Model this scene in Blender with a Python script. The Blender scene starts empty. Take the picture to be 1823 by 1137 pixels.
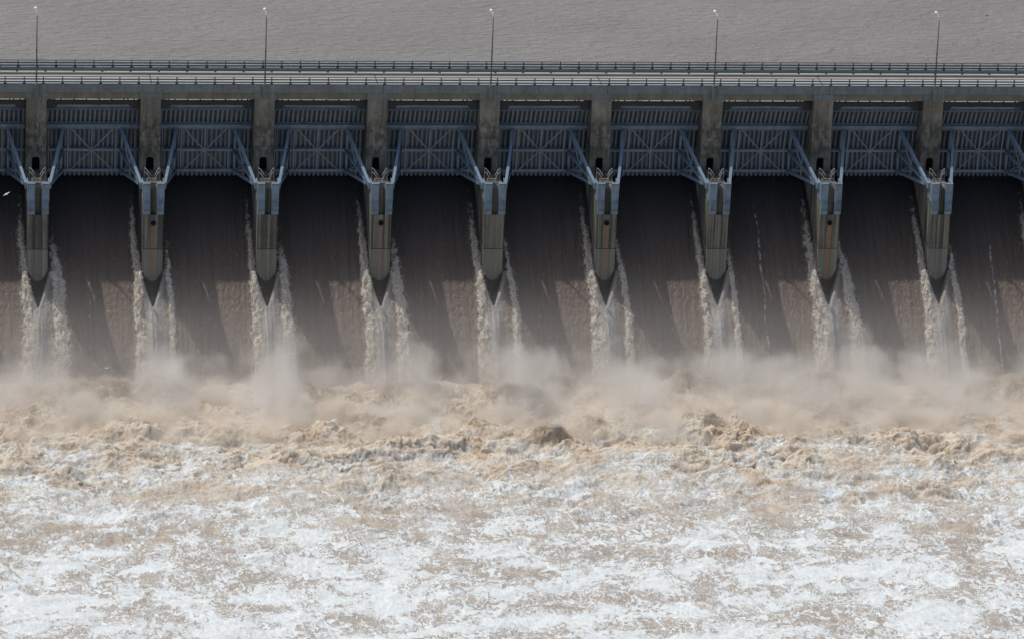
import bpy, math, random
import numpy as np
from mathutils import Vector, Matrix

random.seed(7)
RNG = np.random.default_rng(11)
sc = bpy.context.scene
COL = sc.collection

# ------------------------------------------------------------------ camera
cd = bpy.data.cameras.new("camera")
cam = bpy.data.objects.new("camera", cd)
COL.objects.link(cam)
cd.sensor_width = 36.0
cd.lens = 182.884
cd.clip_start = 5.0
cd.clip_end = 20000.0
r_ = Vector((0.99125784, -0.12597308, 0.03922603))
u_ = Vector((0.0028523, 0.31769519, 0.94818861))
f_ = Vector((0.13190816, 0.9397875, -0.31527716))
cam.matrix_world = Matrix(((r_.x, u_.x, -f_.x, -27.88867),
                           (r_.y, u_.y, -f_.y, -649.4052),
                           (r_.z, u_.z, -f_.z, 186.699), (0, 0, 0, 1)))
sc.camera = cam

# ------------------------------------------------------------------ world, sun, exposure
SUN_DIR = Vector((0.415, -0.375, -1.0)).normalized()          # the way the light travels
S_EL = math.asin(-SUN_DIR.z)
S_RO = math.atan2(-SUN_DIR.x, -SUN_DIR.y)
w = bpy.data.worlds.new("World")
sc.world = w
w.use_nodes = True
nt = w.node_tree
bg = nt.nodes["Background"]
sky = nt.nodes.new("ShaderNodeTexSky")
sky.sky_type = 'NISHITA'
sky.sun_disc = False
sky.sun_elevation = S_EL
sky.sun_rotation = S_RO
sky.dust_density = 2.0
sky.ozone_density = 0.3
nt.links.new(sky.outputs[0], bg.inputs[0])
bg.inputs[1].default_value = 0.105
sd = bpy.data.lights.new("sun", 'SUN')
sd.energy = 2.85
sd.angle = math.radians(0.5)
sd.color = (1.0, 0.975, 0.90)
sun = bpy.data.objects.new("sun", sd)
COL.objects.link(sun)
sun.location = (0, 0, 150)
sun.rotation_euler = SUN_DIR.to_track_quat('-Z', 'Y').to_euler()
sc.view_settings.view_transform = 'Standard'
sc.view_settings.look = 'None'
sc.view_settings.gamma = 1.0
sc.view_settings.exposure = 0.0
sc.render.engine = 'CYCLES'
sc.cycles.use_denoising = True
sc.cycles.max_bounces = 8
sc.cycles.diffuse_bounces = 3
sc.cycles.glossy_bounces = 2
sc.cycles.transmission_bounces = 2
sc.cycles.volume_bounces = 4
sc.cycles.transparent_max_bounces = 8

S = 14.8                 # pier spacing
TY, TZ, RG = -6.9, -10.4, 12.0     # trunnion axis, gate radius
RES_Z = -3.25            # reservoir level
TAIL_Z = -34.6           # tailwater level


# ------------------------------------------------------------------ helpers
def tag(o, label=None, cat=None, group=None, kind=None):
    if label: o['label'] = label
    if cat: o['category'] = cat
    if group: o['group'] = group
    if kind: o['kind'] = kind
    return o


def empty(name, loc, label, cat, group=None):
    o = bpy.data.objects.new(name, None)
    COL.objects.link(o)
    o.location = loc
    o.empty_display_size = 0.5
    return tag(o, label, cat, group)


class MB:
    """collects boxes, bars and prisms, links them as ONE mesh object"""
    def __init__(self):
        self.v = []; self.f = []

    def add(self, vs, fs):
        n = len(self.v)
        self.v += [tuple(p) for p in vs]
        self.f += [tuple(i + n for i in q) for q in fs]
        return self

    def box(self, x0, x1, y0, y1, z0, z1):
        return self.add([(x0, y0, z0), (x1, y0, z0), (x1, y1, z0), (x0, y1, z0),
                         (x0, y0, z1), (x1, y0, z1), (x1, y1, z1), (x0, y1, z1)],
                        [(0, 3, 2, 1), (4, 5, 6, 7), (0, 1, 5, 4), (1, 2, 6, 5), (2, 3, 7, 6), (3, 0, 4, 7)])

    def bar(self, a, b, wd, ht, up=(0, 0, 1)):
        a = Vector(a); b = Vector(b); d = (b - a).normalized()
        up = Vector(up)
        if abs(d.dot(up)) > 0.98: up = Vector((0, 1, 0))
        s = d.cross(up).normalized() * (wd / 2)
        t = s.cross(d).normalized() * (ht / 2)
        vs = [a - s - t, a + s - t, a + s + t, a - s + t, b - s - t, b + s - t, b + s + t, b - s + t]
        return self.add(vs, [(0, 3, 2, 1), (4, 5, 6, 7), (0, 1, 5, 4), (1, 2, 6, 5), (2, 3, 7, 6), (3, 0, 4, 7)])

    def ibeam(self, a, b, wd, ht, tf=0.05, tw=0.05, up=(0, 0, 1)):
        """H section: two flanges (along up) and a web between them"""
        a = Vector(a); b = Vector(b); d = (b - a).normalized(); up = Vector(up)
        s = d.cross(up).normalized(); t = s.cross(d).normalized()
        for k in (-1, 1):
            o = t * k * (ht / 2 - tf / 2)
            self.bar(a + o, b + o, wd, tf, up)
        self.bar(a, b, tw, ht - 2 * tf, up)
        return self

    def prism(self, prof, x0, x1):
        """prof: list of (y,z), extruded in x"""
        n = len(prof)
        vs = [(x0, y, z) for y, z in prof] + [(x1, y, z) for y, z in prof]
        fs = [tuple(range(n)), tuple(range(2 * n - 1, n - 1, -1))]
        for i in range(n):
            j = (i + 1) % n
            fs.append((j, i, i + n, j + n))
        return self.add(vs, fs)

    def plan(self, prof, z0, z1):
        """prof: list of (x,y), extruded in z"""
        n = len(prof)
        vs = [(x, y, z0) for x, y in prof] + [(x, y, z1) for x, y in prof]
        fs = [tuple(range(n - 1, -1, -1)), tuple(range(n, 2 * n))]
        for i in range(n):
            j = (i + 1) % n
            fs.append((i, j, j + n, i + n))
        return self.add(vs, fs)

    def cyl(self, a, b, r0, r1=None, n=10):
        r1 = r0 if r1 is None else r1
        a = Vector(a); b = Vector(b); d = (b - a).normalized()
        up = Vector((0, 0, 1)) if abs(d.z) < 0.9 else Vector((0, 1, 0))
        s = d.cross(up).normalized(); t = s.cross(d)
        vs = []
        for p, r in ((a, r0), (b, r1)):
            for k in range(n):
                an = 2 * math.pi * k / n
                vs.append(p + s * r * math.cos(an) + t * r * math.sin(an))
        fs = [tuple(range(n - 1, -1, -1)), tuple(range(n, 2 * n))]
        fs += [(k, (k + 1) % n, n + (k + 1) % n, n + k) for k in range(n)]
        return self.add(vs, fs)

    def tube(self, pts, r, n=6):
        for a, b in zip(pts[:-1], pts[1:]):
            self.cyl(a, b, r, r, n)
        return self

    def build(self, name, mat, parent=None, smooth=False, bevel=0.0):
        me = bpy.data.meshes.new(name)
        me.from_pydata(self.v, [], self.f)
        me.update()
        import bmesh
        bm = bmesh.new(); bm.from_mesh(me)
        bmesh.ops.recalc_face_normals(bm, faces=bm.faces)
        bm.to_mesh(me); bm.free()
        if smooth:
            me.polygons.foreach_set('use_smooth', [True] * len(me.polygons))
        me.materials.append(mat)
        o = bpy.data.objects.new(name, me)
        COL.objects.link(o)
        if parent: o.parent = parent
        if bevel:
            m = o.modifiers.new("bevel", 'BEVEL'); m.width = bevel; m.segments = 2; m.limit_method = 'ANGLE'
        return o


def copy_tree(o, parent=None):
    c = o.copy(); COL.objects.link(c); c.parent = parent
    for ch in list(o.children):
        copy_tree(ch, c)
    return c


# ---- numpy gradient noise
_perm = RNG.permutation(4096)
_ang = RNG.random(4096) * 2 * math.pi
_gx, _gy = np.cos(_ang), np.sin(_ang)


def gn(x, y, seed=0):
    """2D gradient noise, about -0.7..0.7"""
    x = x + seed * 37.17; y = y + seed * 91.73
    xi = np.floor(x).astype(np.int64); yi = np.floor(y).astype(np.int64)
    xf = x - xi; yf = y - yi
    u = xf * xf * xf * (xf * (xf * 6 - 15) + 10); v = yf * yf * yf * (yf * (yf * 6 - 15) + 10)

    def g(ix, iy, dx, dy):
        h = _perm[(_perm[ix & 4095] + iy) & 4095]
        return _gx[h] * dx + _gy[h] * dy
    a = g(xi, yi, xf, yf); b = g(xi + 1, yi, xf - 1, yf)
    c = g(xi, yi + 1, xf, yf - 1); d = g(xi + 1, yi + 1, xf - 1, yf - 1)
    return (a + (b - a) * u) + ((c + (d - c) * u) - (a + (b - a) * u)) * v


def fbm(x, y, sx, sy, octv=4, gain=0.5, seed=0, mode=0):
    """mode 0 plain, 1 billow (rounded lumps up), 2 ridged (sharp crests up)"""
    s = 0; a = 1.0; t = 0
    for o in range(octv):
        k = 2.03 ** o
        n = gn(x / sx * k, y / sy * k, seed + o * 3 + 1)
        if mode == 1: n = np.abs(n) * 2 - 0.45
        elif mode == 2: n = 0.45 - np.abs(n) * 2
        s = s + n * a; t += a; a *= gain
    return s / t


def ss(a, b, x):
    t = np.clip((x - a) / (b - a), 0, 1)
    return t * t * (3 - 2 * t)


def grid_mesh(name, P, mat, attrs=None, smooth=True):
    """P: (ny, nx, 3) array -> one grid mesh with float point attributes"""
    ny, nx = P.shape[:2]
    me = bpy.data.meshes.new(name)
    me.vertices.add(nx * ny)
    me.vertices.foreach_set('co', P.reshape(-1).astype(np.float32))
    idx = np.arange(nx * ny).reshape(ny, nx)
    q = np.stack([idx[:-1, :-1], idx[:-1, 1:], idx[1:, 1:], idx[1:, :-1]], -1).reshape(-1)
    nf = (nx - 1) * (ny - 1)
    me.loops.add(nf * 4)
    me.loops.foreach_set('vertex_index', q.astype(np.int32))
    me.polygons.add(nf)
    me.polygons.foreach_set('loop_start', np.arange(0, nf * 4, 4, dtype=np.int32))
    me.update(calc_edges=True)
    me.polygons.foreach_set('use_smooth', np.full(nf, smooth))
    for k, a in (attrs or {}).items():
        at = me.attributes.new(k, 'FLOAT', 'POINT')
        at.data.foreach_set('value', a.reshape(-1).astype(np.float32))
    me.materials.append(mat)
    o = bpy.data.objects.new(name, me)
    COL.objects.link(o)
    return o


# ------------------------------------------------------------------ materials
class NT:
    """small shader-graph helper"""
    def __init__(self, name, rough=0.8, spec=0.3, metal=0.0):
        self.m = bpy.data.materials.new(name)
        self.m.use_nodes = True
        self.t = self.m.node_tree
        self.b = self.t.nodes["Principled BSDF"]
        self.out = self.t.nodes["Material Output"]
        self.b.inputs['Roughness'].default_value = rough
        self.b.inputs['Specular IOR Level'].default_value = spec
        self.b.inputs['Metallic'].default_value = metal

    def n(self, kind, **kw):
        nd = self.t.nodes.new(kind)
        for k, v in kw.items(): setattr(nd, k, v)
        return nd

    def put(self, sock, v):
        if isinstance(v, bpy.types.NodeSocket): self.t.links.new(v, sock)
        elif v is not None: sock.default_value = v

    def pos(self):
        return self.n("ShaderNodeNewGeometry").outputs['Position']

    def objco(self):
        return self.n("ShaderNodeTexCoord").outputs['Object']

    def mp(self, vec, scale=(1, 1, 1), loc=(0, 0, 0)):
        nd = self.n("ShaderNodeMapping")
        self.put(nd.inputs[0], vec); nd.inputs['Scale'].default_value = scale; nd.inputs['Location'].default_value = loc
        return nd.outputs[0]

    def noise(self, vec, scale=1.0, detail=4, rough=0.55, dist=0.0):
        nd = self.n("ShaderNodeTexNoise")
        self.put(nd.inputs['Vector'], vec); self.put(nd.inputs['Scale'], scale)
        nd.inputs['Detail'].default_value = detail; nd.inputs['Roughness'].default_value = rough
        nd.inputs['Distortion'].default_value = dist
        return nd.outputs[0]

    def vor(self, vec, scale=1.0, feature='DISTANCE_TO_EDGE'):
        nd = self.n("ShaderNodeTexVoronoi", feature=feature)
        self.put(nd.inputs['Vector'], vec); nd.inputs['Scale'].default_value = scale
        return nd.outputs['Distance']

    def rng(self, v, a, b, c=0.0, d=1.0, smooth=True):
        nd = self.n("ShaderNodeMapRange", interpolation_type='SMOOTHSTEP' if smooth else 'LINEAR')
        for i, x in enumerate((v, a, b, c, d)): self.put(nd.inputs[i], x)
        return nd.outputs[0]

    def ma(self, op, a, b=None, c=None, clamp=False):
        nd = self.n("ShaderNodeMath", operation=op, use_clamp=clamp)
        self.put(nd.inputs[0], a); self.put(nd.inputs[1], b)
        if c is not None: self.put(nd.inputs[2], c)
        return nd.outputs[0]

    def mix(self, f, a, b, mode='MIX'):
        nd = self.n("ShaderNodeMix", data_type='RGBA', blend_type=mode)
        self.put(nd.inputs['Factor'], f)
        for s, v in ((nd.inputs[6], a), (nd.inputs[7], b)):
            self.put(s, v if isinstance(v, bpy.types.NodeSocket) else (*v, 1.0))
        return nd.outputs[2]

    def sep(self, v):
        nd = self.n("ShaderNodeSeparateXYZ"); self.put(nd.inputs[0], v)
        return nd.outputs

    def comb(self, x, y, z):
        nd = self.n("ShaderNodeCombineXYZ")
        for i, q in enumerate((x, y, z)): self.put(nd.inputs[i], q)
        return nd.outputs[0]

    def attr(self, name):
        return self.n("ShaderNodeAttribute", attribute_name=name).outputs['Fac']

    def color(self, c):
        self.put(self.b.inputs['Base Color'], c if isinstance(c, bpy.types.NodeSocket) else (*c, 1.0))

    def bump(self, h, strength=0.5, dist=0.1):
        nd = self.n("ShaderNodeBump")
        nd.inputs['Strength'].default_value = strength; nd.inputs['Distance'].default_value = dist
        self.put(nd.inputs['Height'], h)
        self.put(self.b.inputs['Normal'], nd.outputs[0])


def concrete(name, base, dark, stain, nose=False, rust=0.0, streak=0.6, shaft=False):
    m = NT(name, 0.9, 0.2)
    P = m.pos()
    big = m.noise(m.mp(P, (0.35, 0.35, 0.22)), 1.0, 4, 0.6)
    st = m.noise(m.mp(P, (2.3, 2.3, 0.12)), 1.0, 4, 0.6)             # runs of dirt down the face
    fine = m.noise(P, 4.0, 4, 0.6)
    c = m.mix(m.rng(big, 0.38, 0.62), base, dark)
    c = m.mix(m.ma('MULTIPLY', m.rng(st, 0.46, 0.66), streak), c, stain)
    c = m.mix(m.ma('MULTIPLY', m.rng(fine, 0.3, 0.7), 0.35), c, tuple(x * 1.35 for x in base))
    if shaft:
        o = m.sep(m.objco())
        wob = m.noise(m.mp(P, (1.6, 1.6, 0.9)), 1.0, 4, 0.6)
        ax = m.ma('ABSOLUTE', o[0])
        # a dark weathered zone half way down, browner on some piers
        zone = m.ma('MULTIPLY', m.rng(o[2], -2.6, -4.6), m.rng(o[2], -9.4, -8.2))
        c = m.mix(m.ma('MULTIPLY', m.ma('MULTIPLY', zone, m.rng(wob, 0.38, 0.58)), 0.65), c, (0.045, 0.042, 0.035))
        tint = m.noise(m.mp(P, (0.5, 0.2, 0.35), (4, 0, 9)), 1.0, 3)
        c = m.mix(m.ma('MULTIPLY', m.rng(tint, 0.52, 0.68), 0.4), c, (0.17, 0.115, 0.07))
        # two pale cement patches where anchors were capped
        pt = m.ma('MULTIPLY', m.rng(m.ma('ABSOLUTE', m.ma('SUBTRACT', ax, 0.62)), 0.34, 0.26), m.rng(m.ma('ABSOLUTE', m.ma('ADD', o[2], 6.75)), 0.50, 0.40))
        c = m.mix(m.ma('MULTIPLY', m.ma('MULTIPLY', pt, m.rng(wob, 0.35, 0.6)), 0.55), c, (0.27, 0.26, 0.215))
        c = m.mix(m.ma('MULTIPLY', m.rng(o[2], -1.15, -0.85), 0.5), c, (0.17, 0.18, 0.17))
    if nose:
        o = m.sep(m.objco())
        wob = m.noise(P, 1.2, 3)
        # pale lime run in the middle, dirt beside it
        ax = m.ma('ABSOLUTE', m.ma('ADD', o[0], m.ma('MULTIPLY', m.ma('SUBTRACT', wob, 0.5), 0.25)))
        face = m.rng(o[1], -8.35, -8.5)
        c = m.mix(m.ma('MULTIPLY', m.ma('MULTIPLY', m.rng(ax, 0.62, 0.5), m.rng(ax, 0.3, 0.42)), 0.5), c, (0.035, 0.038, 0.042))
        st2 = m.noise(m.mp(P, (3.4, 0.8, 0.035), (5, 0, 0)), 1.0, 3, 0.5)
        c = m.mix(m.ma('MULTIPLY', m.rng(st2, 0.50, 0.60), 0.6), c, (0.052, 0.054, 0.055))
        c = m.mix(m.ma('MULTIPLY', m.rng(st2, 0.47, 0.40), 0.5), c, (0.29, 0.27, 0.225))
        below = m.rng(o[2], -18.50, -18.62)
        c = m.mix(m.ma('MULTIPLY', below, 0.45), c, (0.27, 0.26, 0.22))
        if rust:
            rm = m.ma('MULTIPLY', m.rng(ax, 0.33, 0.16), m.rng(o[2], -15.0, -15.5))
            rm = m.ma('MULTIPLY', m.ma('MULTIPLY', rm, m.rng(o[2], -25.0, -20.0, 0.55, 1.0)), rust)
            c = m.mix(m.ma('MULTIPLY', rm, face), c, (0.30, 0.165, 0.095))
        # wet concrete under a scooped waterline
        u = m.ma('MULTIPLY', m.ma('MULTIPLY', o[0], o[0]), 0.85)
        u = m.ma('ADD', u, m.ma('MULTIPLY', m.ma('SUBTRACT', wob, 0.5), 0.5))
        wet = m.rng(m.ma('SUBTRACT', o[2], u), -22.75, -23.05)
        c = m.mix(wet, c, (0.030, 0.032, 0.033))
        m.put(m.b.inputs['Roughness'], m.rng(wet, 0, 1, 0.9, 0.35))
    m.color(c)
    m.bump(m.ma('ADD', fine, big), 0.5, 0.04)
    return m.m


M = {}
M['shaft'] = concrete("pier concrete", (0.27, 0.258, 0.215), (0.14, 0.133, 0.11), (0.06, 0.057, 0.047), shaft=True)
M['nose'] = concrete("nose concrete", (0.175, 0.165, 0.135), (0.105, 0.10, 0.082), (0.05, 0.048, 0.043), nose=True)
for k, v in (('r1', 0.6), ('r2', 0.4), ('r3', 0.6), ('r4', 0.95)):
    M['nose_' + k] = concrete("nose concrete " + k, (0.175, 0.165, 0.135), (0.105, 0.10, 0.082), (0.05, 0.048, 0.043), nose=True, rust=v)
M['fascia'] = concrete("parapet concrete", (0.20, 0.225, 0.225), (0.155, 0.175, 0.175), (0.07, 0.08, 0.085), streak=0.4)
M['girder'] = concrete("girder concrete", (0.21, 0.20, 0.165), (0.15, 0.14, 0.115), (0.09, 0.085, 0.07), streak=0.35)
M['land'] = concrete("dam concrete", (0.24, 0.23, 0.20), (0.17, 0.16, 0.14), (0.09, 0.085, 0.08))


def paint(name, col, dirt=(0.05, 0.05, 0.055), rough=0.45, amt=0.5, spec=0.4):
    m = NT(name, rough, spec)
    P = m.pos()
    a = m.noise(m.mp(P, (1.0, 1.0, 0.35)), 1.4, 5, 0.6)
    b = m.noise(P, 9.0, 3, 0.6)
    c = m.mix(m.ma('MULTIPLY', m.rng(a, 0.42, 0.68), amt), col, dirt)
    c = m.mix(m.ma('MULTIPLY', m.rng(b, 0.55, 0.75), 0.3), c, tuple(x * 1.4 for x in col))
    m.color(c)
    m.bump(b, 0.15, 0.02)
    return m.m


M['skin'] = paint("gate plate paint", (0.115, 0.142, 0.170), (0.085, 0.085, 0.085))
M['rib'] = paint("gate rib paint", (0.215, 0.255, 0.30), (0.13, 0.145, 0.165))
M['gird'] = paint("gate girder paint", (0.235, 0.285, 0.34), (0.13, 0.15, 0.18))
M['arm'] = paint("gate arm paint", (0.20, 0.27, 0.345), (0.11, 0.15, 0.19))
M['truss'] = paint("gate truss lifted paint", (0.265, 0.31, 0.355), (0.16, 0.18, 0.205))  # truss lightened, ribs and plate darkened to imitate dimmer light behind it
M['cover'] = paint("trunnion cover paint", (0.185, 0.255, 0.325), (0.11, 0.15, 0.20), amt=0.7)
M['rail'] = paint("railing paint", (0.10, 0.125, 0.145), (0.06, 0.07, 0.08))
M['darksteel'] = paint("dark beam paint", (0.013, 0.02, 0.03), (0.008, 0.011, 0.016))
M['pole'] = paint("pole metal", (0.115, 0.11, 0.10), (0.06, 0.058, 0.05), rough=0.55)
M['lamp'] = paint("lamp housing", (0.75, 0.82, 0.84), (0.5, 0.55, 0.56), rough=0.4, amt=0.2)
M['handrail'] = paint("access rail paint", (0.62, 0.57, 0.48), (0.3, 0.26, 0.2), rough=0.6, amt=0.3)
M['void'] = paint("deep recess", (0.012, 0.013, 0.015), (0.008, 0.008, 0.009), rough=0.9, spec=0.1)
M['joint'] = paint("joint filler", (0.02, 0.02, 0.022), (0.015, 0.015, 0.015), rough=0.9, spec=0.1)

m = NT("road surface", 0.85, 0.2)
P = m.pos(); sx = m.sep(P)
a = m.noise(m.mp(P, (0.25, 2.2, 1)), 1.0, 5)
c = m.mix(m.rng(a, 0.35, 0.7), (0.42, 0.43, 0.41), (0.35, 0.355, 0.335))
dirt = m.ma('MULTIPLY', m.rng(m.ma('ADD', sx[1], m.ma('MULTIPLY', m.noise(m.mp(P, (0.3, 1, 1)), 1.0, 3), 1.0)), 5.75, 6.3), 0.8)
dirt = m.ma('MULTIPLY', dirt, m.rng(sx[1], 6.22, 6.19))
c = m.mix(dirt, c, (0.30, 0.235, 0.18))
m.color(c); m.bump(a, 0.2, 0.02)
M['road'] = m.m

# reservoir water: silty, wind-rippled
m = NT("reservoir surface", 0.28, 0.5)
P = m.pos()
r1 = m.noise(m.mp(P, (0.55, 0.75, 1), (3, 1, 0)), 1.0, 6, 0.65, 0.6)
r2 = m.noise(m.mp(P, (0.05, 0.09, 1)), 1.0, 3, 0.5)
rot = m.n("ShaderNodeMapping"); m.put(rot.inputs[0], P); rot.inputs['Rotation'].default_value = (0, 0, -0.42)
rot.inputs['Scale'].default_value = (0.42, 1.35, 1)
r3 = m.noise(rot.outputs[0], 1.0, 5, 0.6, 0.3)
sy = m.sep(P)[1]
gate_band = m.ma('MULTIPLY', m.rng(sy, 12.0, 9.0), m.rng(m.noise(m.mp(P, (0.5, 1.2, 1)), 1.0, 4), 0.25, 0.5))  # uneven paler band in the reservoir colour, close behind the gates
c = m.mix(m.rng(r2, 0.3, 0.7), (0.262, 0.230, 0.217), (0.292, 0.260, 0.246))
c = m.mix(m.ma('MULTIPLY', m.rng(r3, 0.60, 0.8), 0.25), c, (0.33, 0.225, 0.165))
c = m.mix(gate_band, c, (0.50, 0.43, 0.39))
m.color(c)
m.put(m.b.inputs['IOR'], 1.33)
m.bump(m.ma('ADD', m.ma('MULTIPLY', r1, 0.7), m.ma('MULTIPLY', r3, 1.2)), 1.0, 0.8)
M['reservoir'] = m.m

# chute water
m = NT("chute surface", 0.33, 0.4)
P = m.pos()
fo = m.attr("foam"); pale = m.attr("sheet")
g1 = m.noise(m.mp(P, (2.8, 1.3, 1.3)), 1.0, 5, 0.65, 0.4)
g2 = m.noise(m.mp(P, (2.2, 0.08, 0.08)), 1.0, 4, 0.6)
g3 = m.noise(m.mp(P, (6.5, 4.5, 4.5)), 1.0, 3, 0.6)
chute_ramp = m.rng(m.sep(P)[1], 2.0, -15.0)                     # colour ramps from near-black at the gates to brown further down
dk = m.mix(chute_ramp, (0.030, 0.026, 0.025), (0.158, 0.110, 0.077))
lt = m.mix(chute_ramp, (0.040, 0.034, 0.032), (0.198, 0.143, 0.103))
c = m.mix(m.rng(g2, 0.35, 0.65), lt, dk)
c = m.mix(m.ma('MULTIPLY', m.ma('MULTIPLY', m.rng(g1, 0.54, 0.72), 0.5), chute_ramp), c, (0.36, 0.28, 0.22))
c = m.mix(m.ma('MULTIPLY', pale, m.rng(g2, 0.3, 0.7, 0.95, 0.6)), c, (0.40, 0.375, 0.34))
fm = m.rng(m.ma('ADD', fo, m.ma('MULTIPLY', m.ma('SUBTRACT', g1, 0.5), 1.3)), 0.22, 0.50)
fm = m.ma('MULTIPLY', m.ma('MULTIPLY', fm, m.rng(fo, 0.02, 0.16)), m.rng(m.sep(P)[1], 2.0, -9.0, 0.45, 1.0))
fcol = m.mix(m.rng(g3, 0.38, 0.62), (0.80, 0.73, 0.63), (0.42, 0.34, 0.26))
c = m.mix(fm, c, fcol)
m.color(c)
m.put(m.b.inputs['Roughness'], m.rng(fm, 0, 1, 0.42, 0.9))
m.bump(m.ma('ADD', m.ma('ADD', m.ma('MULTIPLY', g1, 0.8), m.ma('MULTIPLY', g3, 0.5)), m.ma('MULTIPLY', fm, 0.2)), 0.75, 0.26)
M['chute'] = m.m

# churned river
m = NT("river surface", 0.75, 0.25)
P = m.pos()
fo = m.attr("foam"); fr = m.attr("froth")
wv = m.n("ShaderNodeTexNoise"); m.put(wv.inputs['Vector'], m.mp(P, (0.45, 0.3, 0.3))); wv.inputs['Detail'].default_value = 1.5
wadd = m.n("ShaderNodeVectorMath", operation='MULTIPLY_ADD')
wb = m.n("ShaderNodeTexNoise"); m.put(wb.inputs['Vector'], m.mp(P, (0.085, 0.06, 0.0), (4, 4, 4))); wb.inputs['Detail'].default_value = 1.0
w0 = m.n("ShaderNodeVectorMath", operation='MULTIPLY_ADD')
m.put(w0.inputs[0], wb.outputs['Color']); w0.inputs[1].default_value = (11.0, 16.0, 0.0); m.put(w0.inputs[2], P)
m.put(wadd.inputs[0], wv.outputs['Color']); wadd.inputs[1].default_value = (3.0, 4.5, 0.0); m.put(wadd.inputs[2], w0.outputs[0])
W = wadd.outputs[0]
n1 = m.noise(m.mp(P, (1.6, 0.75, 0.8)), 1.0, 5, 0.68, 0.5)
n2 = m.noise(m.mp(P, (4.6, 1.9, 3)), 1.0, 4, 0.7, 0.3)
n4 = m.noise(m.mp(W, (0.75, 0.42, 0.0)), 1.0, 5, 0.6)
# strings of foam: thin bands along the level lines of smooth warped noises, widening where foam is thick
def strand(sx, sy, off, k, wmin):
    nn = m.noise(m.mp(W, (sx, sy * 0.85, 0.0), off), 1.0, 1.0, 0.45)
    dd = m.ma('ABSOLUTE', m.ma('SUBTRACT', nn, 0.5))
    lim = m.ma('ADD', m.ma('MULTIPLY', m.ma('MAXIMUM', fo, 0.0), k), wmin)
    return m.rng(m.ma('SUBTRACT', dd, lim), 0.014, -0.010)
s1 = strand(0.42, 0.20, (3, 1, 0), 0.080, 0.004)
s2 = strand(0.95, 0.46, (8, 5, 2), 0.066, 0.007)
s3 = strand(1.9, 0.90, (1, 9, 5), 0.050, 0.004)
s4 = strand(3.4, 1.5, (6, 2, 7), 0.035, 0.0)
brown = m.mix(m.rng(n2, 0.35, 0.65), (0.32, 0.235, 0.168), (0.43, 0.330, 0.245))
n5 = m.noise(m.mp(P, (0.42, 0.36, 0.4), (2, 8, 1)), 1.0, 4, 0.6, 0.4)
tanA = m.mix(m.rng(n5, 0.38, 0.60), (0.42, 0.295, 0.18), (0.63, 0.55, 0.45))
tan = m.mix(m.rng(n2, 0.35, 0.7, 0.0, 0.6), tanA, (0.74, 0.67, 0.57))
white = m.mix(m.rng(m.ma('ADD', m.ma('MULTIPLY', n4, 0.6), m.ma('MULTIPLY', n2, 0.4)), 0.38, 0.62), (0.76, 0.79, 0.79), (0.60, 0.61, 0.595))
c = m.mix(m.rng(m.ma('ADD', fr, m.ma('MULTIPLY', m.ma('SUBTRACT', n1, 0.5), 1.3)), 0.32, 0.62), brown, tan)
net = m.ma('MAXIMUM', m.ma('MAXIMUM', s1, s2), m.ma('MULTIPLY', s3, 0.55))
thick = m.rng(m.ma('ADD', fo, m.ma('MULTIPLY', m.ma('SUBTRACT', n4, 0.5), 1.4)), 0.66, 0.82)
fm = m.ma('MAXIMUM', m.ma('MULTIPLY', net, m.rng(fo, -0.35, 0.12)), thick)
fm = m.ma('MULTIPLY', fm, m.rng(n2, 0.22, 0.42, 0.82, 1.0))
film = m.ma('MULTIPLY', m.rng(m.sep(P)[1], -42.0, -70.0), m.rng(n4, 0.3, 0.6, 0.2, 0.6))   # thin foam film dulls the open patches
c = m.mix(film, c, (0.48, 0.415, 0.345))
c = m.mix(fm, c, white)
m.color(c)
m.put(m.b.inputs['Subsurface Weight'], m.rng(m.sep(P)[1], -66.0, -42.0, 0.2, 0.8))
m.b.inputs['Subsurface Radius'].default_value = (0.8, 0.65, 0.5)
m.b.inputs['Subsurface Scale'].default_value = 0.9
m.put(m.b.inputs['Roughness'], m.rng(fm, 0, 1, 0.5, 0.85))
calm = m.rng(m.sep(P)[1], -72.0, -40.0, 0.20, 1.0)
m.bump(m.ma('ADD', m.ma('MULTIPLY', calm, m.ma('ADD', m.ma('MULTIPLY', n1, 0.9), m.ma('MULTIPLY', n2, 0.6))), m.ma('MULTIPLY', fm, 0.22)), 0.9, 0.30)
M['river'] = m.m

m = NT("flung water", 0.8, 0.2)
gg = m.noise(m.pos(), 0.9, 3)
m.color(m.mix(m.rng(gg, 0.35, 0.65), (0.62, 0.50, 0.37), (0.78, 0.72, 0.64)))
M['drops'] = m.m

# ------------------------------------------------------------------ the water
def chute_z(Y):
    s = np.maximum(4.9 - Y, 0.0)
    return -12.6 - 0.2235 * s ** 1.445


def build_reservoir():
    mb = MB()
    xs = [-3000, -40, 160, 3000]; ys = [2.75, 9.0, 60.0, 9000.0]
    mb.add([(x, y, RES_Z) for y in ys for x in xs],
           [(j * 4 + i, j * 4 + i + 1, j * 4 + i + 5, j * 4 + i + 4) for j in range(3) for i in range(3)])
    tag(mb.build("reservoir_water", M['reservoir']), kind='structure')


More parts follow.
